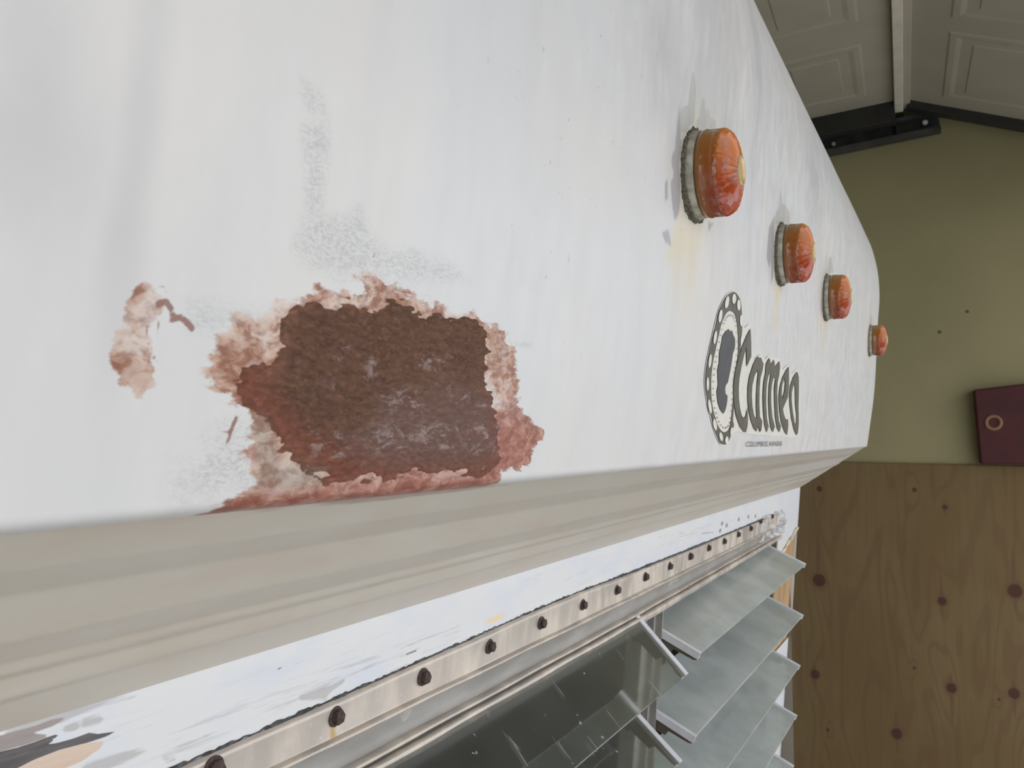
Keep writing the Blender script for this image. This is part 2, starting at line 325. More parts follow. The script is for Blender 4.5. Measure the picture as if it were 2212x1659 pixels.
# ---- overhead door
door = empty('garage_door', G(XD, .5, HD)); DL = door.location
tag(door, 'open sectional garage door with embossed panels overhead, above the olive wall', 'garage door')
def plane_uv(A, B, n_x, L):                       # section: A,B edge ends; extends L toward the camera
    A, B = np.array(A), np.array(B); e = nrm(B-A); d = -_gx; nn = nrm(np.cross(e, d))
    if nn[2] > 0: nn = -nn
    return A, e, np.array(d), nn
def section(A, B, L, panels, nm='door_section', rl_=.03):
    A, e, d, nn = plane_uv(A, B, 0, L); wdt = np.linalg.norm(np.array(B)-A); th = .045
    f = lambda a, b, c: A+e*a+d*b+nn*c-np.array(DL)
    bm = bmesh.new(); hexa(bm, [f(a, b, c) for c in (-th, 0) for a, b in ((0, 0), (wdt, 0), (wdt, L), (0, L))])
    o = bmesh_obj(nm, bm, M_DOOR, door, bevel=.003)
    for (a0, a1, b0, b1) in panels:
        bm = bmesh.new(); k = 0; rings = []
        for ins, h in ((0, .0), (.008, .004), (.028, .004), (.070, -.006), (.085, .003), ):
            rings.append([bm.verts.new(tuple(f(a, b, h))) for a, b in ((a0+ins, b0+ins), (a1-ins, b0+ins), (a1-ins, b1-ins), (a0+ins, b1-ins))])
        for i in range(len(rings)-1):
            for j in range(4): bm.faces.new([rings[i][j], rings[i][(j+1) % 4], rings[i+1][(j+1) % 4], rings[i+1][j]])
        bm.faces.new(rings[-1]); bmesh_obj('embossed_panel', bm, M_DOOR, o)
    # dark end rail along the edge, drawn deep to stand for the shaded gap
    bm = bmesh.new(); hexa(bm, [f(a, b, c) for c in (-.05, rl_) for a, b in ((0, -.012), (wdt, -.012), (wdt, .045), (0, .045))])
    bmesh_obj('rail_gap_shade', bm, M_EDGE, o, bevel=.002)
    return f
L_D = 3.6
A1 = on_g(1931, 226, XD); a1b = on_g(1713, 272, XD); dirl = nrm(a1b-A1); B1 = A1+dirl*.70
def loc_on(A, B, u, v):                           # section coordinates of a pixel
    A, e, d, nn = plane_uv(A, B, 0, 1); r = ray(u, v); P = r*((A @ nn)/(r @ nn)); return float((P-A) @ e), float((P-A) @ d)
pa, pb = loc_on(A1, B1, 1872, 206), loc_on(A1, B1, 1652, 148); pc = loc_on(A1, B1, 1856, 45); pdn = loc_on(A1, B1, 1829, 102)
b0, b1 = pa[1], pdn[1]; gap = pc[1]-b1; a_0, a_1 = pa[0], pb[0]
plen = b1-b0; print('door panels', b0, b1, gap, a_0, a_1, 'XD', XD, 'HD', HD)
pan = [(a_0, a_1, b0+k*(plen+gap), b0+k*(plen+gap)+plen) for k in range(7)]
section(A1, B1, L_D, pan, rl_=.085)
B1b = B1+dirl*.012; C1 = B1b+dirl*.70; section(B1b, C1, L_D, pan, rl_=.085)
A2 = on_g(1964, 224, XD); B2 = on_g(2212, 268, XD); d2 = nrm(B2-A2); B2 = A2+d2*.70
q0, q1, q2 = loc_on(A2, B2, 2034, 208), loc_on(A2, B2, 2044, 66), loc_on(A2, B2, 2047, 36)
pl2 = q1[1]-q0[1]; g2 = max(.05, q2[1]-q1[1]); print('sec2', q0, q1, q2)
section(A2, B2, L_D, [(q0[0], .70-q0[0], q0[1]+k*(pl2+g2), q0[1]+k*(pl2+g2)+pl2) for k in range(7)])
# section edge at the joint, its lit look put into a paler colour
J0 = (A1+A2)/2; bm = bmesh.new(); wj = .030
for s0, s1, c in ((-wj, .012, 0), ):
    hexa(bm, [J0+_gy*(-y)-_gx*x+np.array([0, 0, z])-np.array(DL) for z in (-.030, .0) for x, y in ((-.01, -.028), (L_D, -.028), (L_D, .006), (-.01, .006))])
js = bmesh_obj('lit_joint_edge', bm, M_LITJOINT, door, bevel=.003)
bm = bmesh.new(); hexa(bm, [J0+_gy*(-y)-_gx*x+np.array([0, 0, z])-np.array(DL) for z in (-.018, .012) for x, y in ((-.01, .006), (L_D, .006), (L_D, .032), (-.01, .032))])
bmesh_obj('joint_lip', bm, M_DOOR, js, bevel=.003)
# ---- track
XT = XD+.06; T0 = on_g(1975, 262, XT); T1 = on_g(1731, 315, XT); td = nrm(T1-T0); T0 = on_g(2030, 262, XT); tl = 2.2; tn_ = nrm(np.cross(td, _gx)); tn_ = tn_ if tn_[2] > 0 else -tn_
bm = bmesh.new(); f = lambda a, b, c: T0+td*a+_gx*b+tn_*c
for (b0_, b1_, c0, c1) in ((.028, .032, -.04, .04), (-.022, .03, -.044, -.040), (-.022, .03, .040, .044), (-.026, -.022, -.044, -.026), (-.026, -.022, .026, .044)):
    hexa(bm, [f(a, b, c) for c in (c0, c1) for a, b in ((0, b0_), (tl, b0_), (tl, b1_), (0, b1_))])
trk = bmesh_obj('door_track', bm, M_TRACK); tag(trk, 'dark galvanised steel channel track along the wall under the open garage door', 'track')
bm = bmesh.new(); fb = lambda a, b, c: f(a, b, c)
hexa(bm, [fb(a, b, c) for c in (-.040, .07) for a, b in ((.13, .0), (.17, .0), (.17, .026), (.13, .026))])
bmesh_obj('hanger_bracket', bm, M_EDGE, trk, bevel=.002)
for a_, b_, r in ((.055, -.005, .0105), (.42, .02, .009)):
    bm = bmesh.new(); bmesh.ops.create_cone(bm, cap_ends=True, segments=20, radius1=r, radius2=r, depth=.014)
    for vv in bm.verts: q = vv.co.copy(); vv.co = Vector(f(a_+q.x, b_+q.z, .006+q.y))
    bmesh_obj('roller' if r > .01 else 'track_bolt', bm, M_ROLL, trk, bevel=.002)
# ---- plywood sheet on the wall
zt = gc(on_g(2000, 1001, XW-.014))[2]; py0, py1 = -.95, 1.45; ny, nz = 420, 230
ys = np.linspace(py0, py1, ny); zs = np.linspace(ZF+.01, zt, nz); YY, ZZ = np.meshgrid(ys, zs, indexing='ij'); Pp = np.stack([YY.ravel(), ZZ.ravel()], 1)
Zt = ZZ.ravel()+((YY.ravel())*.012)*((ZZ.ravel()-ZF)/(zt-ZF))
V = _gx[None]*(XW-.014)+_gy[None]*Pp[:, :1]+np.stack([0*Zt, 0*Zt, Zt], 1)
me, q = grid(V, ny, nz); nb = len(V)
kf = np.zeros(nb); kn = np.zeros(nb); cr = np.zeros(nb)
for (u, v, r, up_, dn) in ((1769, 1255, .026, .20, .03), (2035, 1298, .017, .10, .05), (2192, 1275, .026, .16, .05), (1761, 1458, .018, .04, .04), (2055, 1486, .019, .06, .10), (2190, 1497, .020, .05, .06),
                           (1937, 1585, .021, .08, .06), (1788, 1577, .007, .03, .03), (1975, 1443, .006, .01, .01), (2041, 1095, .010, .02, .03), (1770, 1058, .012, 0, 0), (1975, 1058, .010, 0, 0), (2158, 1510, .006, 0, 0)):
    g = gc(on_g(u, v, XW-.014)); cc = np.array([g[1], g[2]]); dd = Pp-cc
    kn = np.maximum(kn, ell(Pp, cc, r, r*1.05)); kf += np.exp(-((dd[:, 0]/(r*2.6))**2+(dd[:, 1]/(r*7))**2))
    if up_: cr = np.maximum(cr, ell(Pp, cc+[.002, up_*.5], r*.3, up_*.62)); cr = np.maximum(cr, ell(Pp, cc-[0, dn*.6], r*.3, dn*.9)); cr = np.maximum(cr, ell(Pp, cc, r*1.5, r*1.6)*.9)
attr(me, 'knotfield', kf); attr(me, 'knot', kn); attr(me, 'crack', cr); put_faces(me, q)
ply = link('plywood_sheet', me, M_PLY); md = ply.modifiers.new('s', 'SOLIDIFY'); md.thickness = .012; md.offset = 1
n0 = me.polygons[0].normal; md.offset = -1 if n0.dot(Vector(_gx)) < 0 else 1
tag(ply, 'knotty plywood sheet lining the lower part of the garage wall', 'plywood')
# ---- dark red case on the plywood top edge
g = gc(on_g(2103, 842, XW-.06)); g2_ = gc(on_g(2118, 998, XW-.06)); gr_ = gc(on_g(2330, 815, XW-.06))
bm = bmesh.new(); q = [(g[1], g[2]), (g2_[1], zt+.002), (gr_[1], zt+.002), (gr_[1], gr_[2])]
hexa(bm, [G(XW-.07, y, z) for y, z in q]+[G(XW-.004, y, z) for y, z in q])
red = empty('red_case', G(XW-.03, g2_[1]-.1, zt)); rl = np.array(red.location)
for vv in bm.verts: vv.co = vv.co-Vector(rl)
tag(red, 'dark red flat case with a tan ring, at the right edge above the plywood', 'case')
bmesh_obj('case_body', bm, M_RED, red, bevel=.006)
gg = gc(on_g(2146, 913, XW-.07)); bm = bmesh.new(); R0, r0 = .026, .007
for i in range(28):
    for j in range(8):
        a, b = 2*math.pi*i/28, 2*math.pi*j/8; rr = R0+r0*math.cos(b); bm.verts.new(tuple(G(XW-.072-r0*.5*math.sin(b), gg[1]+rr*math.cos(a), gg[2]+rr*math.sin(a))-rl))
bm.verts.ensure_lookup_table()
for i in range(28):
    for j in range(8): bm.faces.new([bm.verts[i*8+j], bm.verts[((i+1) % 28)*8+j], bm.verts[((i+1) % 28)*8+(j+1) % 8], bm.verts[i*8+(j+1) % 8]])
bmesh_obj('ring', bm, M_RING, red, smooth=True)

# ================================================================== trailer
XL, XN = 2.10, -.24                               # far and near ends of the nose
tr = empty('camper_trailer', (.93, .9, ZF)); TL = Vector(tr.location)
tag(tr, 'white vintage camper trailer with patched nose, amber marker lamps and louvred front window', 'trailer')
def tparent(o, p=tr):
    o.parent = p
    if p is tr: o.matrix_parent_inverse = Matrix.Translation(-TL)
    return o
# ---- front shell
xs = np.concatenate([np.arange(XN, .10, .006), np.arange(.10, .50, .0011), np.arange(.50, XL-.02, .004), XL-.02+.02*np.sin(np.linspace(0, math.pi/2, 6))])
smax = SS[-1]; s_a = np.interp(.17, PS[_mono, 1], SS[_mono]); s_b = np.interp(.45, PS[_mono, 1], SS[_mono])
ss = np.concatenate([np.arange(0, s_a, .0011), np.arange(s_a, s_b, .004), np.arange(s_b, smax-.8, .012), [smax-.6, smax-.3, smax]])
py, pz = np.interp(ss, SS, PS[:, 0]), np.interp(ss, SS, PS[:, 1])
# small inward return at the bottom lip
lip_y = np.array([py[0]+.010, py[0]+.003, py[0]+.0008]); lip_z = np.array([pz[0]-.0045, pz[0]-.0030, pz[0]-.0014])
py = np.concatenate([lip_y, py]); pz = np.concatenate([lip_z, pz])
nu, nv = len(xs), len(py); XX, JJ = np.meshgrid(xs, np.arange(nv), indexing='ij'); VY, VZ = py[JJ], pz[JJ]
corner = np.clip((XX-(XL-.02))/.02, 0, 1); VY = VY+.010*(1-np.sqrt(np.clip(1-corner**2, 0, 1)))
dent = .0022*(fbm(XX*2.2+3, VZ*3.0+1, 3)-.5)*np.clip((VZ+.0)/.05, 0, 1)
VY = VY+dent
PT = np.stack([XX.ravel(), VY.ravel(), VZ.ravel()], 1); P2 = PT[:, [0, 2]]
me, q = grid(PT, nu, nv)
nearm = (P2[:, 0] < .62) & (P2[:, 1] < .30)
def lz(fn, box=None):                             # evaluate only where needed
    out = np.zeros(len(P2)); m = (P2[:, 0] > box[0]) & (P2[:, 0] < box[1]) & (P2[:, 1] > box[2]) & (P2[:, 1] < box[3]); out[m] = fn(P2[m]); return out
K = 2212/1050.
core = fpts([(870,270),(930,225),(1000,215),(1110,195),(1250,215),(1400,215),(1500,245),(1620,262),(1720,275),(1790,330),(1812,420),(1785,480),(1800,600),(1835,700),(1855,850),(1850,960),(1760,1000),(1500,1020),(1300,1030),(1120,1075),(1050,1040),(900,960),(820,900),(790,820),(720,730),(655,670),(630,540),(680,480),(800,460),(840,400),(850,320)], K, 200, 550)
outer = fpts([(500,540),(545,520),(550,450),(600,380),(640,340),(612,310),(620,265),(660,245),(720,255),(760,300),(790,260),(800,190),(880,210),(960,210),(1010,180),(1040,150),(1120,190),(1180,125),(1260,90),(1330,110),(1400,160),(1500,200),(1560,240),(1700,265),(1790,305),(1840,300),(1870,340),(1880,400),(1920,440),(1925,560),(1940,640),(1960,720),(2050,810),(2055,850),(2000,880),(1990,940),(1920,975),(1850,992),(1900,1100),(1500,1230),(1200,1270),(900,1290),(560,1290),(540,1190),(620,1130),(720,1060),(700,960),(680,900),(700,860),(730,800),(710,700),(640,690),(620,640),(560,610),(540,560)], K, 200, 550)
blobA = fpts([(165,220),(200,185),(240,150),(265,165),(300,205),(310,250),(270,300),(245,335),(200,340),(170,335),(158,270)], K, 200, 550)
blobB = fpts([(125,370),(165,345),(230,345),(250,420),(250,480),(262,560),(270,590),(245,600),(215,630),(190,590),(150,560),(130,500),(120,430)], K, 200, 550)
hole1 = fpts([(1160,130),(1230,135),(1245,170),(1190,175),(1150,160)], K, 200, 550)
tan = lambda P: np.maximum.reduce([mval(np.maximum(seg_sdf(P, outer), -seg_sdf(P, hole1)), .0075), mval(seg_sdf(P, blobA)-.0012, .0032), mval(seg_sdf(P, blobB)-.0014, .0034)])
attr(me, 'tan', lz(tan, (.08, .62, -.05, .16)))
redp = fpts([(1900,640),(2060,780),(2080,900),(1900,1150),(1200,1260),(560,1290),(540,1180),(700,1040),(1000,1030),(1300,1000),(1750,960),(1820,800)], K, 200, 550)
redl = fpts([(640,660),(780,660),(820,720),(740,740),(700,700),(650,700)], K, 200, 550); redm = fpts([(660,860),(820,850),(860,900),(830,960),(740,950),(680,900)], K, 200, 550)
attr(me, 'red', lz(lambda P: np.maximum.reduce([mval(seg_sdf(P, redp), .008), mval(seg_sdf(P, redl), .004), mval(seg_sdf(P, redm), .004)]), (.08, .62, -.03, .16)))
tg = fpts([(715,720),(790,730),(830,830),(850,960),(1060,965),(1040,1055),(850,1075),(700,1070),(760,960),(720,820)], K, 200, 550)
attr(me, 'tangray', lz(lambda P: mval(seg_sdf(P, tg), .005), (.08, .62, -.03, .16)))
drips = [[(300,225),(338,212),(360,245)], [(358,245),(372,285),(395,285)], [(362,298),(400,285),(425,302),(455,335)], [(302,300),(300,420)], [(248,330),(252,400),(292,490)], [(655,740),(630,800),(612,860)], [(590,810),(625,805)], [(250,590),(275,625)], [(95,535),(130,490)], [(310,140),(335,150),(335,175)], [(1280,8),(1290,-8)]]
dr = [fpts(d, K, 200, 550) for d in drips]; wd = [.0009, .0007, .0009, .0002, .0003, .0006, .0002, .0001, .0001, .0002, .0003]
attr(me, 'drip', lz(lambda P: np.maximum.reduce([mval(seg_sdf(P, d, False)-w_, .0011) for d, w_ in zip(dr, wd)]), (.08, .62, -.03, .16)))
sc = [fpts([(660,470),(780,455),(800,520),(900,545),(1000,580),(1010,610),(900,605),(800,600),(680,590),(640,530)]), fpts([(660,280),(705,270),(712,380),(700,470),(665,470),(660,380)]), fpts([(650,165),(690,200),(700,240),(670,230)]),
      fpts([(1110,738),(1150,740),(1150,752),(1115,748)]), fpts([(440,940),(540,940),(560,1060),(400,1085),(380,1040)]), fpts([(420,660),(560,680),(560,720),(430,700)])]
attr(me, 'scuff', lz(lambda P: np.maximum.reduce([mval(seg_sdf(P, s_), w_) for s_, w_ in zip(sc, (.010, .008, .008, .003, .016, .012))]), (.05, .7, -.03, .5)))
cream = np.zeros(len(P2)); gm = np.zeros(len(P2)); gp = np.zeros(len(P2))
LAMPX = [.600, .931, 1.269, 1.907]; LAMPZ = [.193, .1985, .2015, .2045]
for i, (lx, lzv) in enumerate(zip(LAMPX, LAMPZ)):
    k = (1, .75, .6, .5)[i]
    cream = np.maximum.reduce([cream, ell(P2, (lx, lzv-.045), .016*k, .022*k)*1.0, ell(P2, (lx, lzv), .037, .040), ell(P2, (lx-.01, lzv-.07), .03*k, .03*k)*.7])
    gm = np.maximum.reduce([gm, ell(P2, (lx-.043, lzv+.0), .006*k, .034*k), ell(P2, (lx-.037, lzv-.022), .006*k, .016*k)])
    gp = np.maximum.reduce([gp, ell(P2, (lx-.015, lzv+.052), .008*k, .020*k), ell(P2, (lx+.012, lzv+.045), .007, .018*k), ell(P2, (lx+.026, lzv+.044), .008, .015*k)])
Lz = (3.318, 1350, 200)
def pm(P, L, w_): return mval(seg_sdf(P, fpts(L, *Lz)), w_)
for L, w_ in (([(398,280),(400,170),(415,105),(455,90),(475,150),(465,240),(440,290)], .003), ([(515,280),(520,195),(560,162),(592,228),(622,178),(652,200),(660,300)], .003), ([(1060,940),(1090,850),(1130,790),(1180,850),(1190,950)], .004), ([(1455,1290),(1462,1180),(1478,1180),(1495,1290)], .006)):
    gp = np.maximum(gp, lz(lambda P: pm(P, L, w_), (.45, 1.6, .12, .36)))
for L, w_ in (([(345,440),(415,325),(408,430),(385,520),(350,570),(338,490)], .003), ([(332,640),(385,590),(390,720),(382,870),(365,930),(345,800)], .003), ([(290,640),(310,600),(312,760),(290,800)], .004), ([(1020,1180),(1035,960),(1075,880),(1068,1100),(1040,1260)], .005), ([(270,1000),(320,980),(330,1090),(290,1080)], .005), ([(600,930),(640,930),(600,1010)], .005)):
    gm = np.maximum(gm, lz(lambda P: pm(P, L, w_), (.40, 1.6, .08, .36)))
for L, w_ in (([(410,880),(470,930),(560,930),(540,1060),(480,1200),(330,1250),(290,1180),(330,1020),(380,900)], .012), ([(1050,1360),(1150,1370),(1120,1450),(1070,1470)], .008), ([(1370,1610),(1430,1620),(1400,1720)], .012)):
    cream = np.maximum(cream, lz(lambda P: pm(P, L, w_), (.40, 1.7, .02, .3)))
smg = np.zeros(len(P2))
for (u, v, rx, rz, a_) in ((90, 210, .012, .030, .2), (60, 300, .02, .02, 0), (290, 380, .006, .05, 0), (270, 480, .006, .03, 0), (1540, 60, .05, .10, 0), (1640, 150, .02, .10, 0), (1570, 200, .03, .12, 0), (1760, 400, .05, .06, 0), (1440, 110, .05, .05, 0)):
    c0 = on_face(u, v); smg = np.maximum(smg, ell(P2, (c0[0], c0[2]), rx, rz, a_)*.9)
attr(me, 'smudge', smg); attr(me, 'cream', cream); attr(me, 'graymark', gm); attr(me, 'graypaint', gp)
sp = np.zeros(len(P2))
for (u, v, rx, rz) in ((1200, 30, .05, .05), (1270, 90, .05, .07), (1240, 180, .06, .09), (1290, 210, .03, .03), (1500, 250, .1, .1)):
    c0 = on_face(u, v); sp = np.maximum(sp, ell(P2, (c0[0], c0[2]), rx, rz))
attr(me, 'specks', sp); put_faces(me, q)
shell = tparent(link('front_shell', me, M_SHELL, None, True))
# ---- filler patch: real thickness, ragged outline
bx = (core[:, 0].min()-.008, core[:, 0].max()+.008, max(core[:, 1].min()-.004, PROF[0, 1]+.0005), core[:, 1].max()+.008)
gx_ = np.arange(bx[0], bx[1], .00045); gz_ = np.arange(bx[2], bx[3], .00045); XX, ZZ = np.meshgrid(gx_, gz_, indexing='ij'); F2 = np.stack([XX.ravel(), ZZ.ravel()], 1)
sd = seg_sdf(F2, core); rag = (fbm(F2[:, 0]*130, F2[:, 1]*420, 5)-.5)*.010+(fbm(F2[:, 0]*60, F2[:, 1]*60, 3)-.5)*.006; sd2 = sd+rag
sm = lambda x: np.clip(x, 0, 1)**2*(3-2*np.clip(x, 0, 1))
hgt = -.0007+.0019*sm(-sd2/.0035)+.0006*sm(-sd2/.02)
lump = (fbm(F2[:, 0]*110, F2[:, 1]*190, 5)-.5); fib = np.abs(fbm(F2[:, 0]*240+3, F2[:, 1]*420, 4)-.5)
topness = sm((F2[:, 1]-.02)/.06)
hgt += sm(-sd2/.003)*(.0012*lump*(.35+topness)-.0012*fib*(.3+topness))
FV = np.stack([F2[:, 0], faceY(F2[:, 1])+.0022*(fbm(F2[:, 0]*2.2+3, F2[:, 1]*3.0+1, 3)-.5)*np.clip(F2[:, 1]/.05, 0, 1)-hgt, F2[:, 1]], 1)
me, q = grid(FV, len(gx_), len(gz_)); keep = (sd2[q] < .0004).all(1)
attr(me, 'edge', mval(-(-sd2-.0)+0, .004)*0+np.clip(.76+sd2/(.0045+.007*np.clip(1-(F2[:,1]+.02)/.05, 0, 1)+.010*np.clip((.27-F2[:, 0])/.05, 0, 1)*np.clip((.055-F2[:, 1])/.03, 0, 1)), 0, 1))
rp = [fpts([(620,520),(720,480),(860,700),(1000,830),(1250,930),(1850,960),(1860,1010),(1080,1060),(900,900),(640,680)], K, 200, 550), fpts([(1800,600),(1860,600),(1870,1000),(1780,980)], K, 200, 550)]
attr(me, 'red', np.maximum.reduce([mval(seg_sdf(F2, r_), .010) for r_ in rp]))
hz = fpts([(1300,700),(1600,600),(1820,640),(1850,930),(1500,980),(1250,960),(1150,850)], K, 200, 550); attr(me, 'haze', mval(seg_sdf(F2, hz), .014))
scr = [fpts(s_, K, 200, 550) for s_ in ([(1090,430),(1140,430),(1130,490),(1095,490)], [(1000,590),(1110,590),(1110,620),(1000,620)], [(1220,460),(1260,470),(1290,570),(1240,590)], [(1450,460),(1620,460),(1600,520),(1460,515)], [(1590,610),(1680,620),(1810,680),(1780,700),(1620,650)],
       [(1300,620),(1450,610),(1500,720),(1290,730)], [(1250,780),(1850,760),(1850,900),(1250,900)], [(900,770),(1000,770),(1150,830),(1250,810),(1100,940),(980,910)])]
attr(me, 'scratch', np.maximum.reduce([mval(seg_sdf(F2, s_), .005) for s_ in scr])); attr(me, 'gray', mval(seg_sdf(F2, tg), .004))
put_faces(me, q[keep]); bm = bmesh.new(); bm.from_mesh(me); bmesh.ops.delete(bm, geom=[v for v in bm.verts if not v.link_faces], context='VERTS'); bm.to_mesh(me); bm.free()
fil = link('filler_patch', me, M_FILL, shell, True); tag(fil, 'reddish brown body filler patch')
# ---- soffit under the overhang
def prof_obj(name, yz, mat, x0, x1, parent, nx=2, smooth=False, masks=None, zf=None):
    xs_ = np.linspace(x0, x1, nx); yz = np.array(yz); V = np.array([(x, y, z) for x in xs_ for y, z in yz]); me, q = grid(V, nx, len(yz))
    if masks: masks(me, V)
    put_faces(me, q); o = link(name, me, mat, None, smooth); return tparent(o, parent)
e0, e1 = np.array([PROF[0, 0]+.009, PROF[0, 1]-.0042]), np.array([.3470, -.1195]); up_n = nrm([-(e1-e0)[1], (e1-e0)[0]])
if up_n[1] > 0: up_n = -up_n
sfp = []
brk = [0, .12, .24, .40, .56, .60, .66, .74, .80, 1.0]; hh = [0, .0008, -.0036, .0024, -.0034, -.0008, -.0042, .0010, -.0022, 0]
for s_ in np.linspace(0, 1, 110): sfp.append(e0+(e1-e0)*s_-up_n*np.interp(s_, brk, hh)*-.55)
def sofmask(me, V):
    c1 = at_X(1780, 1010, 1.7); d = ell(V[:, [0, 1]], (1.72, .25), .35, .05, 0)
    c2 = ell(V[:, [0, 1]], ((on_face(560, 1090)[0]+on_face(1150, 1030)[0])/2, e0[0]), .075, .003); c3 = ell(V[:, [0, 1]], (1.95, .20), .2, .02)*.8
    attr(me, 'pale_amt', d); attr(me, 'brown', np.maximum(c2, c3*0))
prof_obj('soffit_panel', sfp, M_SOF, XN, XL-.002, tr, 500, True, sofmask)
# ---- lower front wall skin (one strip over the window, one piece beyond it)
ZT = -.1175
def wskin(name, x0, x1, ztop, zbot_fn, nx, nz, parent=tr, off=0.0):
    xs_ = np.linspace(x0, x1, nx); V = []
    for x in xs_:
        zb = zbot_fn(x)
        for k in range(nz):
            z = ztop+(zb-ztop)*k/(nz-1); V.append((x, wallY(z)-off, z))
    V = np.array(V); P = V[:, [0, 2]]; me, q = grid(V, nx, nz)
    Wp = lambda L: wpts(L, 2212/400., 0, 1400)
    dark = Wp([(-400,1320),(0,1230),(200,1180),(420,1110),(560,1060),(700,1020),(560,1150),(680,1130),(860,1080),(1000,1030),(1070,1005),(1150,1030),(1380,1000),(1250,1050),(1000,1130),(700,1210),(400,1330),(200,1432),(-400,1600)])
    bare = Wp([(-400,1100),(0,1040),(400,930),(620,850),(760,830),(600,930),(380,1010),(560,1050),(300,1150),(0,1230),(-400,1300)])
    pch = Wp([(200,1432),(400,1330),(700,1215),(1000,1140),(1230,1110),(1180,1200),(1100,1250),(1000,1330),(850,1400),(700,1460),(300,1600),(-300,1600)])
    st_ = [Wp([(1000,1400),(1300,1290),(1720,1190),(1780,1230),(1500,1340),(1100,1500),(900,1500)]), Wp([(1950,1330),(2080,1290),(2090,1330),(1960,1370)]), wpts([(640,1500),(700,1490),(740,1470),(700,1515),(650,1510)]), wpts([(840,1450),(880,1430),(880,1440),(850,1455)]),
           wpts([(10,1590),(200,1530),(290,1502),(200,1525),(10,1580)]), Wp([(1000,880),(1190,825),(1180,850),(1010,890)]), Wp([(800,960),(890,935),(880,945),(810,965)])]
    sy = [wpts(s_) for s_ in ([(380,1650),(560,1540),(640,1520),(780,1470),(1000,1370),(990,1340),(700,1440),(500,1540),(360,1600)], [(1420,1150),(1500,1140),(1540,1130),(1500,1160),(1420,1170)])]
    attr(me, 'dark', mval(seg_sdf(P, dark), .0022)); attr(me, 'bare', mval(seg_sdf(P, bare), .003)); attr(me, 'peach', mval(seg_sdf(P, pch), .002))
    attr(me, 'streak', np.maximum.reduce([mval(seg_sdf(P, s_), .004) for s_ in st_])); attr(me, 'scratchy', np.maximum.reduce([mval(seg_sdf(P, s_), .010)*.8 for s_ in sy]))
    dt = np.zeros(len(P))
    for (u, v) in ((1559, 1131), (1569, 1135), (1616, 1116), (1631, 1115), (1660, 1117), (1595, 1122), (602, 1443), (618, 1427), (1555, 1146)):
        c0 = on_wall(u, v); dt = np.maximum(dt, ell(P, (c0[0], c0[2]), .0009 if v > 1200 else .007, .0008 if v > 1200 else .0035))
    for a, b in (((596, 1448), (606, 1441)), ((1515, 1152), (1540, 1150)), ((876, 1413), (898, 1405))):
        L = wpts([a, b]); dt = np.maximum(dt, mval(seg_sdf(P, L, False)-.0006, .001))
    attr(me, 'dots', dt); c0 = on_wall(1070, 1336); attr(me, 'yellow', ell(P, (c0[0], c0[2]), .016, .0025))
    put_faces(me, q); o = link(name, me, M_WALL, None, True); md = o.modifiers.new('s', 'SOLIDIFY'); md.thickness = .0012; md.offset = 0
    return tparent(o, parent)
XW1 = 1.838
tag(wskin('front_wall_skin', XN, XW1, ZT, lambda x: -.168, 900, 45))
def rag_b(x): return float(-.262+.055*(x-XW1)/(XL-XW1)+.010*(fbm(np.array([x*60.]), np.array([3.]), 3)[0]-.5))
s2 = wskin('corner_skin', XW1, XL, ZT, rag_b, 120, 60); tag(s2, 'white painted skin with a torn lower edge')
s3 = wskin('lower_corner_skin', XW1+.004, XL-.003, -.47, lambda x: -1.05, 60, 60, off=-.001); tag(s3, 'pale torn skin below the bare wood')
bm = bmesh.new(); x0, x1 = XW1+.002, XL-.006
hexa(bm, [(x, wallY(z)+dy, z) for z, dy in ((-1.05, .004), (-.2, .004)) for x, dy2 in ((x0, 0),) for _ in (0,)]*0+[(x0, wallY(-1.05)+.004, -1.05), (x1, wallY(-1.05)+.004, -1.05), (x1, wallY(-1.05)+.03, -1.05), (x0, wallY(-1.05)+.03, -1.05), (x0, wallY(-.2)+.004, -.2), (x1, wallY(-.2)+.004, -.2), (x1, wallY(-.2)+.03, -.2), (x0, wallY(-.2)+.03, -.2)])
tag(tparent(bmesh_obj('corner_framing', bm, M_WOODRAW)), 'bare wood where the skin is missing')
# torn lip of cream fibre along the tear
bm = bmesh.new(); prev = None
for k in range(26):
    x = XW1+.012+(XL-XW1-.016)*k/25; z = rag_b(x)-.004; y = wallY(z)-.002; r = .0035+.0025*random.random()
    ring = [bm.verts.new((x, y+r*.6*math.cos(a), z+r*math.sin(a))) for a in np.linspace(0, 2*math.pi, 7)[:-1]]
    if prev: [bm.faces.new([prev[i], prev[(i+1) % 6], ring[(i+1) % 6], ring[i]]) for i in range(6)]
    prev = ring
tag(tparent(bmesh_obj('torn_edge', bm, simple('torn_fibre', (.62, .55, .40), .8, 0, .4, 120), None, smooth=True)))
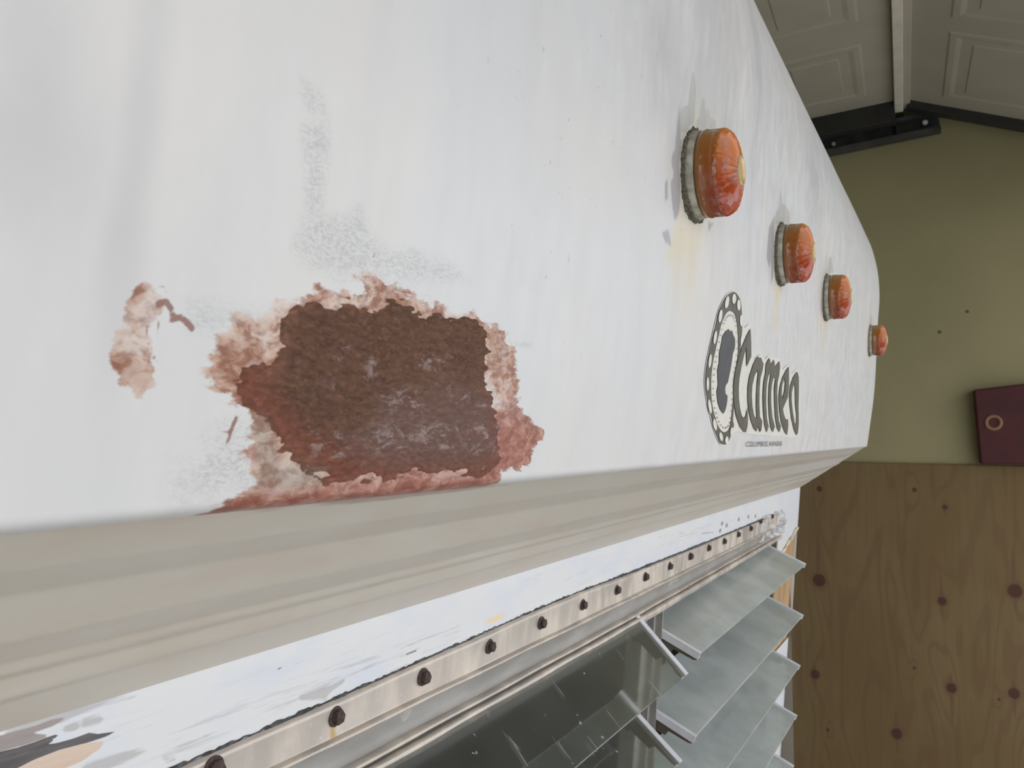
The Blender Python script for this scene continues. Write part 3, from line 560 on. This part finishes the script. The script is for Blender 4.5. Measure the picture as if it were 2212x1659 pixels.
# ---- trailer side, interior lining
M_SIDE = simple('side_paint', (.7, .71, .72), .4, 0, .04); pr = [(PS[i, 0]+.002, PS[i, 1]) for i in range(0, len(PS), 8)]+[(2.6, -.95), (.41, -.95), (.347, -.1195)]
for xx in (XL-.004, XN+.004):
    bm = bmesh.new(); vs_ = [bm.verts.new((xx, y, z)) for y, z in pr]; bm.faces.new(vs_)
    o = tparent(bmesh_obj('side_panel', bm, M_SIDE)); md = o.modifiers.new('s', 'SOLIDIFY'); md.thickness = .003
bm = bmesh.new()
def quad(bm, pts): bm.faces.new([bm.verts.new(p) for p in pts])
xi0, xi1, yi, zi0, zi1 = XN+.02, XL-.02, 1.5, -.94, -.13
quad(bm, [(xi0, yi, zi0), (xi1, yi, zi0), (xi1, yi, zi1), (xi0, yi, zi1)]); quad(bm, [(xi0, .40, zi0), (xi1, .40, zi0), (xi1, yi, zi0), (xi0, yi, zi0)]); quad(bm, [(xi0, .36, zi1), (xi0, yi, zi1), (xi1, yi, zi1), (xi1, .36, zi1)])
quad(bm, [(xi1, .37, zi0), (xi1, yi, zi0), (xi1, yi, zi1), (xi1, .37, zi1)]); quad(bm, [(xi0, .37, zi0), (xi0, yi, zi0), (xi0, yi, zi1), (xi0, .37, zi1)])
tparent(bmesh_obj('interior_lining', bm, M_INT))
bm = bmesh.new()
for k in range(9): boxg(bm, .25+k*.2, .27+k*.2, 1.47, 1.5, zi0, zi1, W3)
tag(tparent(bmesh_obj('lining_battens', bm, simple('batten', (.11, .09, .07), .7))), kind='stuff')
# body below the window (closes the nose)
bm = bmesh.new(); boxg(bm, XN, XW1+.01, .41, .44, -1.3, -.92, W3); boxg(bm, XL-.03, XL-.004, .44, 2.6, -1.1, -.93, W3); boxg(bm, XN, XN+.03, .44, 2.6, -1.1, -.93, W3); boxg(bm, .2, 1.7, .9, 1.0, ZF+.001, -1.28, W3)
tparent(bmesh_obj('chassis', bm, M_BRKT))

# ---- window head frame: swept section
def zE0(x): return np.interp(x, [-.3, .297, .388, .454, .575, .663, .789, .944, 1.214, 1.85], [-.1655, -.164, -.163, -.162, -.160, -.158, -.157, -.159, -.160, -.1595])
fx0, fx1 = XN+.05, 1.842; nx = 260; fxs = np.linspace(fx0, fx1, nx)
def frame_part(name, sec, mat, parent, rust=False, fx=(fx0, fx1), wob=.0004):
    xs_ = np.linspace(fx[0], fx[1], nx); V = []
    for x in xs_:
        far = max(0, (x-.9)/.95); lipup = .010*far
        for (dz, off) in sec:
            z = (zE0(x)+dz) if dz > -.012 else (-.1605+dz+lipup*np.clip((-dz-.02)/.04, 0, 1))
            V.append((x, wallY(z)-off-wob*math.sin(x*37+dz*300), z))
    V = np.array(V); me, q = grid(V, nx, len(sec))
    if rust:
        r = np.zeros(len(V))
        for k in range(14): r = np.maximum(r, ell(V[:, [0, 2]], (.3185+.0955*k+.001, -.182), .0022, .008)*(1.0 if k in (1, 3) else .62))
        attr(me, 'rust', r)
    put_faces(me, q); return tparent(link(name, me, mat, None, False), parent)
fr = frame_part('window_frame', [(.0, .0012), (-.001, .0042), (-.004, .0046), (-.0225, .0040), (-.0243, .0046)], M_ALU, tr, True)
tag(fr, 'weathered aluminium window head flange with a row of screws')
frame_part('ridge', [(-.0240, .0040), (-.0247, .0078), (-.0262, .0094), (-.0280, .0080), (-.0284, .0050)], M_ALU, fr)
frame_part('channel_strip', [(-.0282, .0075), (-.0460, .0035), (-.0468, .0062)], M_CHAN, fr)
frame_part('ridge', [(-.0462, .0040), (-.0468, .0094), (-.0485, .0108), (-.0502, .0094), (-.0506, .0060)], M_ALU, fr)
frame_part('groove', [(-.0504, .0062), (-.0528, .0056), (-.0532, .0066)], M_GROOVE, fr)
frame_part('drip_lip', [(-.0530, .0040), (-.0534, .0108), (-.0545, .0120), (-.0612, .0126), (-.0622, .0110), (-.0624, -.006)], M_ALU, fr)
# sealant bead along the top of the flange, broken and lumpy
bm = bmesh.new(); prev = None
for k in range(700):
    x = fx0+(1.80-fx0)*k/699; z = float(zE0(x))+.0005+.0012*(random.random()-.5); nz_ = fbm(np.array([x*90]), np.array([9.]), 3)[0]
    r = .0006+.0022*max(0, nz_-.38)+.0009*(x > .9); y = wallY(z)-.0006
    ring = [bm.verts.new((x, y+r*.9*math.cos(a), z+r*math.sin(a))) for a in np.linspace(0, 2*math.pi, 7)[:-1]]
    if prev: [bm.faces.new([prev[i], prev[(i+1) % 6], ring[(i+1) % 6], ring[i]]) for i in range(6)]
    prev = ring
tag(tparent(bmesh_obj('sealant_bead', bm, M_SEAL, None, smooth=True)), 'cracked dark sealant along the frame top')
# smeared white caulk at the far end of the frame
bm = bmesh.new(); gxn, gzn = 60, 30; vv = {}
for i in range(gxn):
    for j in range(gzn):
        x = 1.60+.33*i/(gxn-1); z = -.150-.062*j/(gzn-1); n_ = fbm(np.array([x*40]), np.array([z*90]), 4)[0]
        e_ = min(1, max(0, min((x-1.60)/.12, (1.93-x)/.05, (z+.212)/.012+.1, (-.150-z)/.008+.1)))
        vv[i, j] = bm.verts.new((x, wallY(z)-.0046-.006*max(-.9, (n_-.50)*6*e_-.25*(1-e_)*6+.1), z))
for i in range(gxn-1):
    for j in range(gzn-1): bm.faces.new([vv[i, j], vv[i+1, j], vv[i+1, j+1], vv[i, j+1]])
tparent(bmesh_obj('caulk_smear', bm, simple('caulk', (.52, .52, .52), .6, .1, .25, 60), None, smooth=True))
# ---- screws
def screw(name='hex_screw'):
    bm = bmesh.new()
    rings = []
    for r, h_, n_ in ((.0062, .0, 0), (.0064, .0008, 0), (.0058, .0016, 0), (.0044, .0018, 1), (.0044, .0046, 1), (.0036, .0054, 1)):
        seg = 18; L = []
        for i in range(seg):
            a = 2*math.pi*i/seg; rr = r
            if n_: rr = r/max(abs(math.cos((a % (math.pi/3))-math.pi/6)), .8)*.92
            L.append(bm.verts.new((rr*math.cos(a), -h_, rr*math.sin(a))))
        rings.append(L)
    for i in range(len(rings)-1):
        for j in range(18): bm.faces.new([rings[i][j], rings[i][(j+1) % 18], rings[i+1][(j+1) % 18], rings[i+1][j]])
    bm.faces.new(rings[-1]); bmesh.ops.recalc_face_normals(bm, faces=bm.faces); me = bpy.data.meshes.new(name); bm.to_mesh(me); bm.free(); me.materials.append(M_SCREW); return me
SM = screw()
def put_screw(x, z, s=1.0, tilt=0):
    o = bpy.data.objects.new('hex_screw', SM); COL.objects.link(o); o.scale = (s, s, s)
    o.location = (x, wallY(z)-.0044, z); o.rotation_euler = (math.radians(4+random.uniform(-5, 5)), random.uniform(0, 1), math.radians(tilt+random.uniform(-5, 5))); tparent(o)
for k in range(14): put_screw(.3188+.0955*k, (-.1704, -.1716, -.1713, -.1703, -.1698, -.1698, -.170, -.1693, -.1691, -.1681, -.1672, -.1676, -.1661, -.1648)[k], (1, 1, 1, .95, .95)[k] if k < 5 else .9)
put_screw(1.644, -.160, .8); put_screw(1.753, -.159, .8)
# ---- mullion between the two louvre banks, jamb
bm = bmesh.new()
def wbox(bm, x0, x1, o0, o1, z0, z1): hexa(bm, [(x, wallY(z)-o, z) for z in (z0, z1) for x, o in ((x0, o0), (x1, o0), (x1, o1), (x0, o1))])
wbox(bm, 1.000, 1.062, -.020, .000, -.95, -.212); wbox(bm, 1.024, 1.0275, -.001, .008, -.95, -.212); wbox(bm, 1.0585, 1.062, -.001, .008, -.95, -.212)
mull = tparent(bmesh_obj('mullion', bm, M_CHAN)); tag(mull, 'vertical bar between the clear and the pale louvres')
bm = bmesh.new(); wbox(bm, XW1-.012, XW1+.001, -.045, .004, -.95, -.21); tparent(bmesh_obj('window_jamb', bm, simple('jamb_paint', (.22, .20, .12), .7)))
bm = bmesh.new(); wbox(bm, XN, XN+.06, -.02, .004, -.95, -.21); wbox(bm, XN, XW1, -.045, .008, -1.0, -.94); tparent(bmesh_obj('window_sill', bm, M_ALU))
# ---- louvres
def slat(IN, ON, IF, OF, mat, name, clips, far_only=False):
    """inner/outer corners near and far; slab 5 mm thick, rounded outer edge, clips at the ends"""
    IN, ON, IF, OF = map(np.array, (IN, ON, IF, OF)); nn = nrm(np.cross(OF-ON, IN-ON)); nn = nn if nn[2] > 0 else -nn; th = .0048
    bm = bmesh.new(); hexa(bm, [p-nn*th/2 for p in (IN, ON, OF, IF)]+[p+nn*th/2 for p in (IN, ON, OF, IF)])
    o = tparent(bmesh_obj(name, bm, mat, None, bevel=.0012))
    w_ = nrm(ON-IN); lx = nrm(OF-ON); Lw = np.linalg.norm(ON-IN)
    for (base, sgn) in clips:
        b0 = IN if base == 'near' else IF; Lw_ = np.linalg.norm((ON if base == 'near' else OF)-b0); ww = nrm((ON if base == 'near' else OF)-b0)
        bm = bmesh.new(); d = lx*sgn
        for (s0, s1, t0, t1, e0_, e1_) in ((-.002, Lw_+.001, th/2, th/2+.0016, -.004, .0022), (-.002, Lw_+.001, -th/2-.0016, -th/2, -.004, .0022), (-.002, Lw_+.001, -th/2-.0024, th/2+.0020, .0004, .0042)):
            hexa(bm, [b0+ww*s+d*e+nn*t_ for t_ in (t0, t1) for s, e in ((s0, e0_), (s1, e0_), (s1, e1_), (s0, e1_))])
        c_ = bmesh_obj('end_clip', bm, M_CLIP, o)
        bm = bmesh.new(); depth = [(0, .020), (.35*Lw_, .020), (.37*Lw_, .016), (.60*Lw_, .014), (.66*Lw_, .014), (.68*Lw_, .0065), (Lw_-.004, .005), (Lw_, .003)]
        a = [b0+ww*s-nn*(th/2+.0016) for s, _ in depth]; b = [b0+ww*s-nn*(th/2+.0016+h_) for s, h_ in depth]
        va = [[bm.verts.new(tuple(p+d*e)) for p in a] for e in (.0, .0018)]; vb = [[bm.verts.new(tuple(p+d*e)) for p in b] for e in (.0, .0018)]
        n_ = len(depth)
        for i in range(n_-1):
            bm.faces.new([va[0][i], va[0][i+1], vb[0][i+1], vb[0][i]]); bm.faces.new([va[1][i], vb[1][i], vb[1][i+1], va[1][i+1]])
            bm.faces.new([vb[0][i], vb[0][i+1], vb[1][i+1], vb[1][i]]); bm.faces.new([va[0][i], va[1][i], va[1][i+1], va[0][i+1]])
        bmesh_obj('end_bracket', bm, M_BRKT, o)
    return o
# clear bank, near: X from the left end to the mullion
nz1 = [(.3600, -.2030, .2906, -.2736), (.3640, -.3013, .2920, -.3649), (.3720, -.402, .2990, -.464), (.3800, -.502, .3060, -.563), (.388, -.602, .314, -.662), (.396, -.702, .322, -.761), (.404, -.802, .330, -.861)]
for i, (yi_, zi_, yo, zo) in enumerate(nz1):
    xf = (.960, .938)[i] if i < 2 else .955
    o = slat((-.17, yi_, zi_), (-.17, yo, zo), (xf, yi_, zi_), (xf, yo, zo), M_GCLEAR, 'clear_louvre', [('far', 1), ('near', -1)])
    tag(o, 'clear glass louvre')
# pale bank, far
NO = [(1510, 1415), (1500, 1595)]; FO = [(1738, 1222), (1733, 1333), (1726, 1442), (1719, 1550)]
XA, XB = 1.066, 1.79
no = [at_X(*p, XA) for p in NO]; fo = [at_X(*p, XB) for p in FO]; dz = no[1]-no[0]
for k in range(2, 7): no.append(no[-1]+dz)
df = fo[3]-fo[2]
for k in range(4, 7): fo.append(fo[-1]+df)
ni = []
sd_n = nrm(at_X(1510, 1415, XA)-at_X(1420, 1361, XA)); sd_f = nrm(at_X(1738, 1222, XB)-at_X(1657, 1181, XB))
for k in range(7):
    I0 = no[k]-sd_n*.100; I1 = fo[k]-sd_f*.100
    o = slat(I0, no[k], I1, fo[k], M_GPALE, 'pale_louvre', [('near', -1), ('far', 1)]); tag(o, 'grey green glass louvre')

# ---- marker lamps
def lamp_parts():
    seg = 96
    def lathe(prof, mod=None, mat=None, nm='', seg=seg, cap=True):
        bm = bmesh.new(); rings = []
        for k, (r, h_) in enumerate(prof):
            rings.append([bm.verts.new(((r*(mod(k, 2*math.pi*i/seg) if mod else 1))*math.cos(2*math.pi*i/seg), -h_, (r*(mod(k, 2*math.pi*i/seg) if mod else 1))*math.sin(2*math.pi*i/seg))) for i in range(seg)])
        for a in range(len(rings)-1):
            for j in range(seg): bm.faces.new([rings[a][j], rings[a][(j+1) % seg], rings[a+1][(j+1) % seg], rings[a+1][j]])
        if cap: bm.faces.new(rings[-1])
        bmesh.ops.recalc_face_normals(bm, faces=bm.faces); me = bpy.data.meshes.new(nm); bm.to_mesh(me); bm.free(); me.materials.append(mat); me.polygons.foreach_set('use_smooth', [True]*len(me.polygons)); return me
    R = .0318
    base = lathe([(R+.0004, 0), (R+.0006, .003), (R-.0003, .0075), (R-.0030, .0082)], None, M_LBASE, 'lamp_base')
    gas = lathe([(R+.0028, -.001), (R+.0024, .0018), (R+.0002, .0032)], lambda k, a: 1+.022*math.sin(a*17+k)+.02*math.sin(a*41)+.02*math.sin(a*5), M_LSEAL, 'gasket', cap=False)
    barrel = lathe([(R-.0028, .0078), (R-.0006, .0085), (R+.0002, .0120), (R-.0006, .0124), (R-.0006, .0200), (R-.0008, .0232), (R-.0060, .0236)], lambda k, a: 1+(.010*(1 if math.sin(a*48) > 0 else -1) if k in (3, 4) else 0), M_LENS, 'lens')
    # faceted sunburst crown
    N = 26; s2_ = N*6; bm = bmesh.new(); rings = []
    prof = [(R-.0016, .0208, .5), (R-.0012, .0222, 1), (R-.0018, .0252, 1), (R-.0044, .0288, 1), (R-.0095, .0312, 1), (R-.0155, .0328, 1), (.0108, .0342, .4)]
    for r, h_, m in prof:
        L = []
        for i in range(s2_):
            a = 2*math.pi*i/s2_; tri = 1-abs(((i % 6)/3.0)-1); amp = m*(r/R); ax = .0055 if len(rings) < 2 else .0030; L.append(bm.verts.new(((r+.0022*(tri-.5)*amp)*math.cos(a), -(h_-ax*(1-tri)*amp), (r+.0022*(tri-.5)*amp)*math.sin(a))))
        rings.append(L)
    for a in range(len(rings)-1):
        for j in range(s2_): bm.faces.new([rings[a][j], rings[a][(j+1) % s2_], rings[a+1][(j+1) % s2_], rings[a+1][j]])
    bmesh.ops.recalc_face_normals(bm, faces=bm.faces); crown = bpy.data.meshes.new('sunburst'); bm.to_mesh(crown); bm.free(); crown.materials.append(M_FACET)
    hub = lathe([(.0112, .0332), (.0108, .0350), (.0095, .0354), (.0085, .0346), (.004, .0345)], None, M_HUB, 'lens_hub', 40)
    return base, gas, barrel, crown, hub
LB = lamp_parts()
for i, (lx, lzv) in enumerate(zip(LAMPX, LAMPZ)):
    y = float(faceY(lzv)); sl = (faceY(lzv+.02)-faceY(lzv-.02))/.04
    p = bpy.data.objects.new('marker_lamp', LB[0]); COL.objects.link(p); p.location = (lx, y+.0005, lzv); p.rotation_euler = (float(math.atan(-sl)) if False else math.radians(2.0), math.radians((0, 40, 95, 200)[i])*0, 0)
    tparent(p); tag(p, 'amber marker lamp')
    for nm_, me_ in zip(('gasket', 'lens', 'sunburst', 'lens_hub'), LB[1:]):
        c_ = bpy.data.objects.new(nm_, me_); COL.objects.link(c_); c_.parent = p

# ---- printed emblem and lettering (flat print following the skin)
ZK = 1198/260.
def decal(name, loops, mat, parent, off=.0005, src=(ZK, 1500, 620), raw=None):
    pts = [fpts(L, *src) for L in loops] if raw is None else raw
    allp = [Vector((p[0], p[1], 0)) for L in pts for p in L]; tris = tessellate_polygon([[Vector((p[0], p[1], 0)) for p in L] for L in pts])
    bm = bmesh.new(); vs_ = [bm.verts.new(p) for p in allp]
    for a, b, c_ in tris:
        if len({a, b, c_}) == 3:
            try: bm.faces.new((vs_[a], vs_[b], vs_[c_]))
            except ValueError: pass
    zmin, zmax = min(p.y for p in allp), max(p.y for p in allp); z = zmin+.004
    while z < zmax:
        bmesh.ops.bisect_plane(bm, geom=bm.verts[:]+bm.edges[:]+bm.faces[:], plane_co=(0, z, 0), plane_no=(0, 1, 0)); z += .006
    xmin, xmax = min(p.x for p in allp), max(p.x for p in allp); x = xmin+.03
    while x < xmax:
        bmesh.ops.bisect_plane(bm, geom=bm.verts[:]+bm.edges[:]+bm.faces[:], plane_co=(x, 0, 0), plane_no=(1, 0, 0)); x += .04
    for v in bm.verts:
        X_, Z_ = v.co.x, v.co.y; d_ = .0022*(float(fbm(np.array([X_*2.2+3]), np.array([Z_*3.0+1]), 3)[0])-.5)*min(1, max(0, Z_/.05))
        v.co = Vector((X_, float(faceY(Z_))+d_-off, Z_))
    bmesh.ops.recalc_face_normals(bm, faces=bm.faces)
    for f_ in bm.faces:
        if f_.normal.y > 0: f_.normal_flip()
    me = bpy.data.meshes.new(name); bm.to_mesh(me); bm.free(); o = link(name, me, mat, None)
    if parent is None: return tparent(o)
    o.parent = parent; return o
def cr(L, n=5):                                   # closed Catmull-Rom through traced points
    L = np.array(L, float); m = len(L); o = []
    for i in range(m):
        a, b, c_, d = L[i-1], L[i], L[(i+1) % m], L[(i+2) % m]
        for k in range(n):
            s = k/n; o.append(tuple(.5*((2*b)+(-a+c_)*s+(2*a-5*b+4*c_-d)*s*s+(-a+3*b-3*c_+d)*s**3)))
    return o
ro = [(390,50),(432,90),(458,160),(466,260),(470,400),(464,500),(446,680),(425,860),(402,1040),(385,1200),(376,1330),(384,1375),(362,1440),(342,1510),(312,1560),(280,1568),(240,1550),(215,1490),(185,1410),(160,1300),(130,1180),(110,1070),(100,960),(105,850),(125,720),(150,600),(175,490),(205,380),(235,250),(290,130),(335,75)]
ri = [(360,240),(396,272),(418,350),(430,500),(430,640),(415,780),(400,900),(385,1050),(372,1180),(360,1300),(340,1400),(310,1440),(270,1440),(225,1380),(195,1290),(170,1180),(158,1050),(160,900),(175,760),(200,640),(235,480),(265,360),(300,280),(330,245)]
outl = [(392,42),(440,85),(472,180),(488,400),(555,380),(580,700),(655,670),(700,720),(740,680),(800,700),(850,720),(870,820),(935,770),(955,860),(1020,820),(1045,900),(1045,1400),(1010,1490),(870,1490),(520,1460),(400,1440),(345,1530),(280,1575),(238,1555),(180,1410),(125,1180),(104,1070),(94,960),(99,850),(119,720),(170,490),(230,250),(285,125),(330,65)]
emb = decal('emblem_backing', [cr(outl, 4)], M_CREAM, None, .0006); tag(emb, 'cream printed ground of the maker\'s oval emblem and script')
def ecirc(cx_, cy_, rx, ry, ang, n=14): return [(cx_+rx*math.cos(t_)*math.cos(ang)-ry*math.sin(t_)*math.sin(ang), cy_+rx*math.cos(t_)*math.sin(ang)+ry*math.sin(t_)*math.cos(ang)) for t_ in np.linspace(0, 2*math.pi, n, endpoint=False)]
decal('oval_ring', [cr(ro, 4), cr(ri, 4)], M_PRINT, emb, .0011)
beads = [(312,152,19,62,.18),(383,118,20,50,.05),(430,180,17,55,-.02),(246,290,17,66,.15),(193,502,15,68,.15),(141,737,14,70,.12),(117,965,13,68,.0),(138,1190,15,72,-.15),(188,1370,17,58,-.18),(249,1490,17,44,-.2),(306,1525,17,38,.05),(354,1435,12,40,.15),(454,335,13,58,-.02),(457,540,9,52,.05)]
for b in beads: decal('bead', [ecirc(*b)], M_CREAM, emb, .0016)
head = [(335,420),(348,440),(368,434),(380,478),(397,515),(398,575),(392,620),(376,665),(368,725),(358,790),(350,830),(338,890),(325,950),(305,975),(297,1010),(300,1060),(320,1083),(318,1130),(308,1190),(295,1235),(276,1262),(245,1220),(222,1150),(212,1045),(226,975),(220,830),(236,760),(240,650),(262,560),(272,490),(305,440)]
decal('silhouette', [head], M_PRINT2, emb, .0012)
dots = bmesh.new(); dp = []
cen = np.array([300, 840.])
for i in range(46):
    P_ = np.array(cr(ri, 8))[int(i*len(ri)*8/46)]; v_ = cen-P_; P_ = P_+v_/np.linalg.norm(v_)*(20+22*abs(v_[1])/600); dp.append(ecirc(P_[0], P_[1], 4, 10, 0, 6))
o = decal('dot_border', dp, M_PRINT, emb, .0012) if False else None
bmd = bmesh.new()
for L in dp:
    vs_ = []
    for p in fpts(L, ZK, 1500, 620): vs_.append(bmd.verts.new((p[0], float(faceY(p[1]))-.0013, p[1])))
    bmd.faces.new(vs_)
me = bpy.data.meshes.new('dots'); bmd.to_mesh(me); bmd.free(); o = link('dot_border', me, M_PRINT, emb); tag(o, kind='stuff')
letC = [(550,412),(556,560),(557,695),(512,795),(506,600),(488,665),(460,790),(440,900),(431,1000),(431,1100),(443,1210),(460,1280),(485,1310),(502,1280),(514,1200),(521,1300),(517,1380),(500,1446),(478,1442),(440,1390),(405,1290),(385,1180),(378,1060),(382,950),(395,850),(425,720),(465,600),(510,490)]
leta = [(630,692),(645,720),(655,698),(668,740),(681,765),(668,840),(650,900),(641,1000),(636,1150),(640,1290),(664,1335),(655,1425),(640,1446),(622,1385),(605,1440),(580,1410),(550,1330),(528,1230),(520,1120),(522,1000),(540,890),(575,780),(605,715)]
leta_h = [(618,828),(627,860),(615,960),(608,1080),(604,1200),(610,1290),(600,1314),(580,1270),(566,1180),(562,1080),(568,980),(592,880)]
letm = [(740,705),(756,775),(785,722),(797,800),(838,738),(846,790),(838,870),(820,950),(816,1050),(820,1200),(830,1330),(852,1388),(834,1446),(812,1405),(795,1300),(788,1150),(788,1000),(800,912),(780,900),(765,960),(756,1050),(756,1180),(766,1300),(790,1390),(770,1446),(747,1400),(733,1280),(728,1130),(735,980),(752,875),(735,865),(718,930),(708,1020),(704,1150),(710,1300),(727,1388),(708,1448),(688,1380),(675,1240),(672,1100),(680,960),(700,850),(708,760)]
lete = [(932,792),(934,900),(932,1000),(922,1100),(895,1160),(872,1215),(882,1270),(905,1330),(922,1312),(924,1380),(912,1475),(885,1440),(855,1350),(838,1230),(832,1110),(842,1000),(870,900),(905,830)]
lete_h = [(888,905),(896,960),(890,1030),(868,1120),(861,1060),(866,980)]
leto = [(1018,843),(1031,900),(1031,1050),(1028,1200),(1030,1350),(1020,1450),(1005,1478),(980,1420),(955,1300),(942,1180),(938,1060),(948,980),(975,900),(1000,860)]
leto_h = [(990,955),(995,1050),(997,1180),(1008,1280),(1006,1360),(990,1355),(972,1250),(960,1130),(962,1050),(975,990)]
for L in ([letC], [leta, leta_h], [letm], [lete, lete_h], [leto, leto_h]): decal('letter', L, M_PRINT, emb, .0015)
# small line of text
cu = bpy.data.curves.new('txt', 'FONT'); cu.body = 'COLUMBUS, KANSAS'; cu.resolution_u = 2; to = bpy.data.objects.new('txt', cu); COL.objects.link(to)
bpy.context.view_layer.update(); me = bpy.data.meshes.new_from_object(to.evaluated_get(bpy.context.evaluated_depsgraph_get())); bpy.data.objects.remove(to)
co = np.array([v.co[:] for v in me.vertices]); mn, mx_ = co.min(0), co.max(0)
c00, c10 = fpts([(500, 1600), (862, 1588)], ZK, 1500, 620); c01 = fpts([(500, 1538)], ZK, 1500, 620)[0]
for v in me.vertices:
    a = (v.co.x-mn[0])/(mx_[0]-mn[0]); b = (v.co.y-mn[1])/(mx_[1]-mn[1]); X_ = c00[0]+(c10[0]-c00[0])*a; Z_ = c00[1]+(c10[1]-c00[1])*a+(c01[1]-c00[1])*b
    v.co = Vector((X_, float(faceY(Z_))-.0012, Z_))
o = link('town_lettering', me, M_PRINT); tparent(o); tag(o, 'small dark line of town lettering under the script')
print('verts', sum(len(o.data.vertices) for o in bpy.data.objects if o.type == 'MESH'))
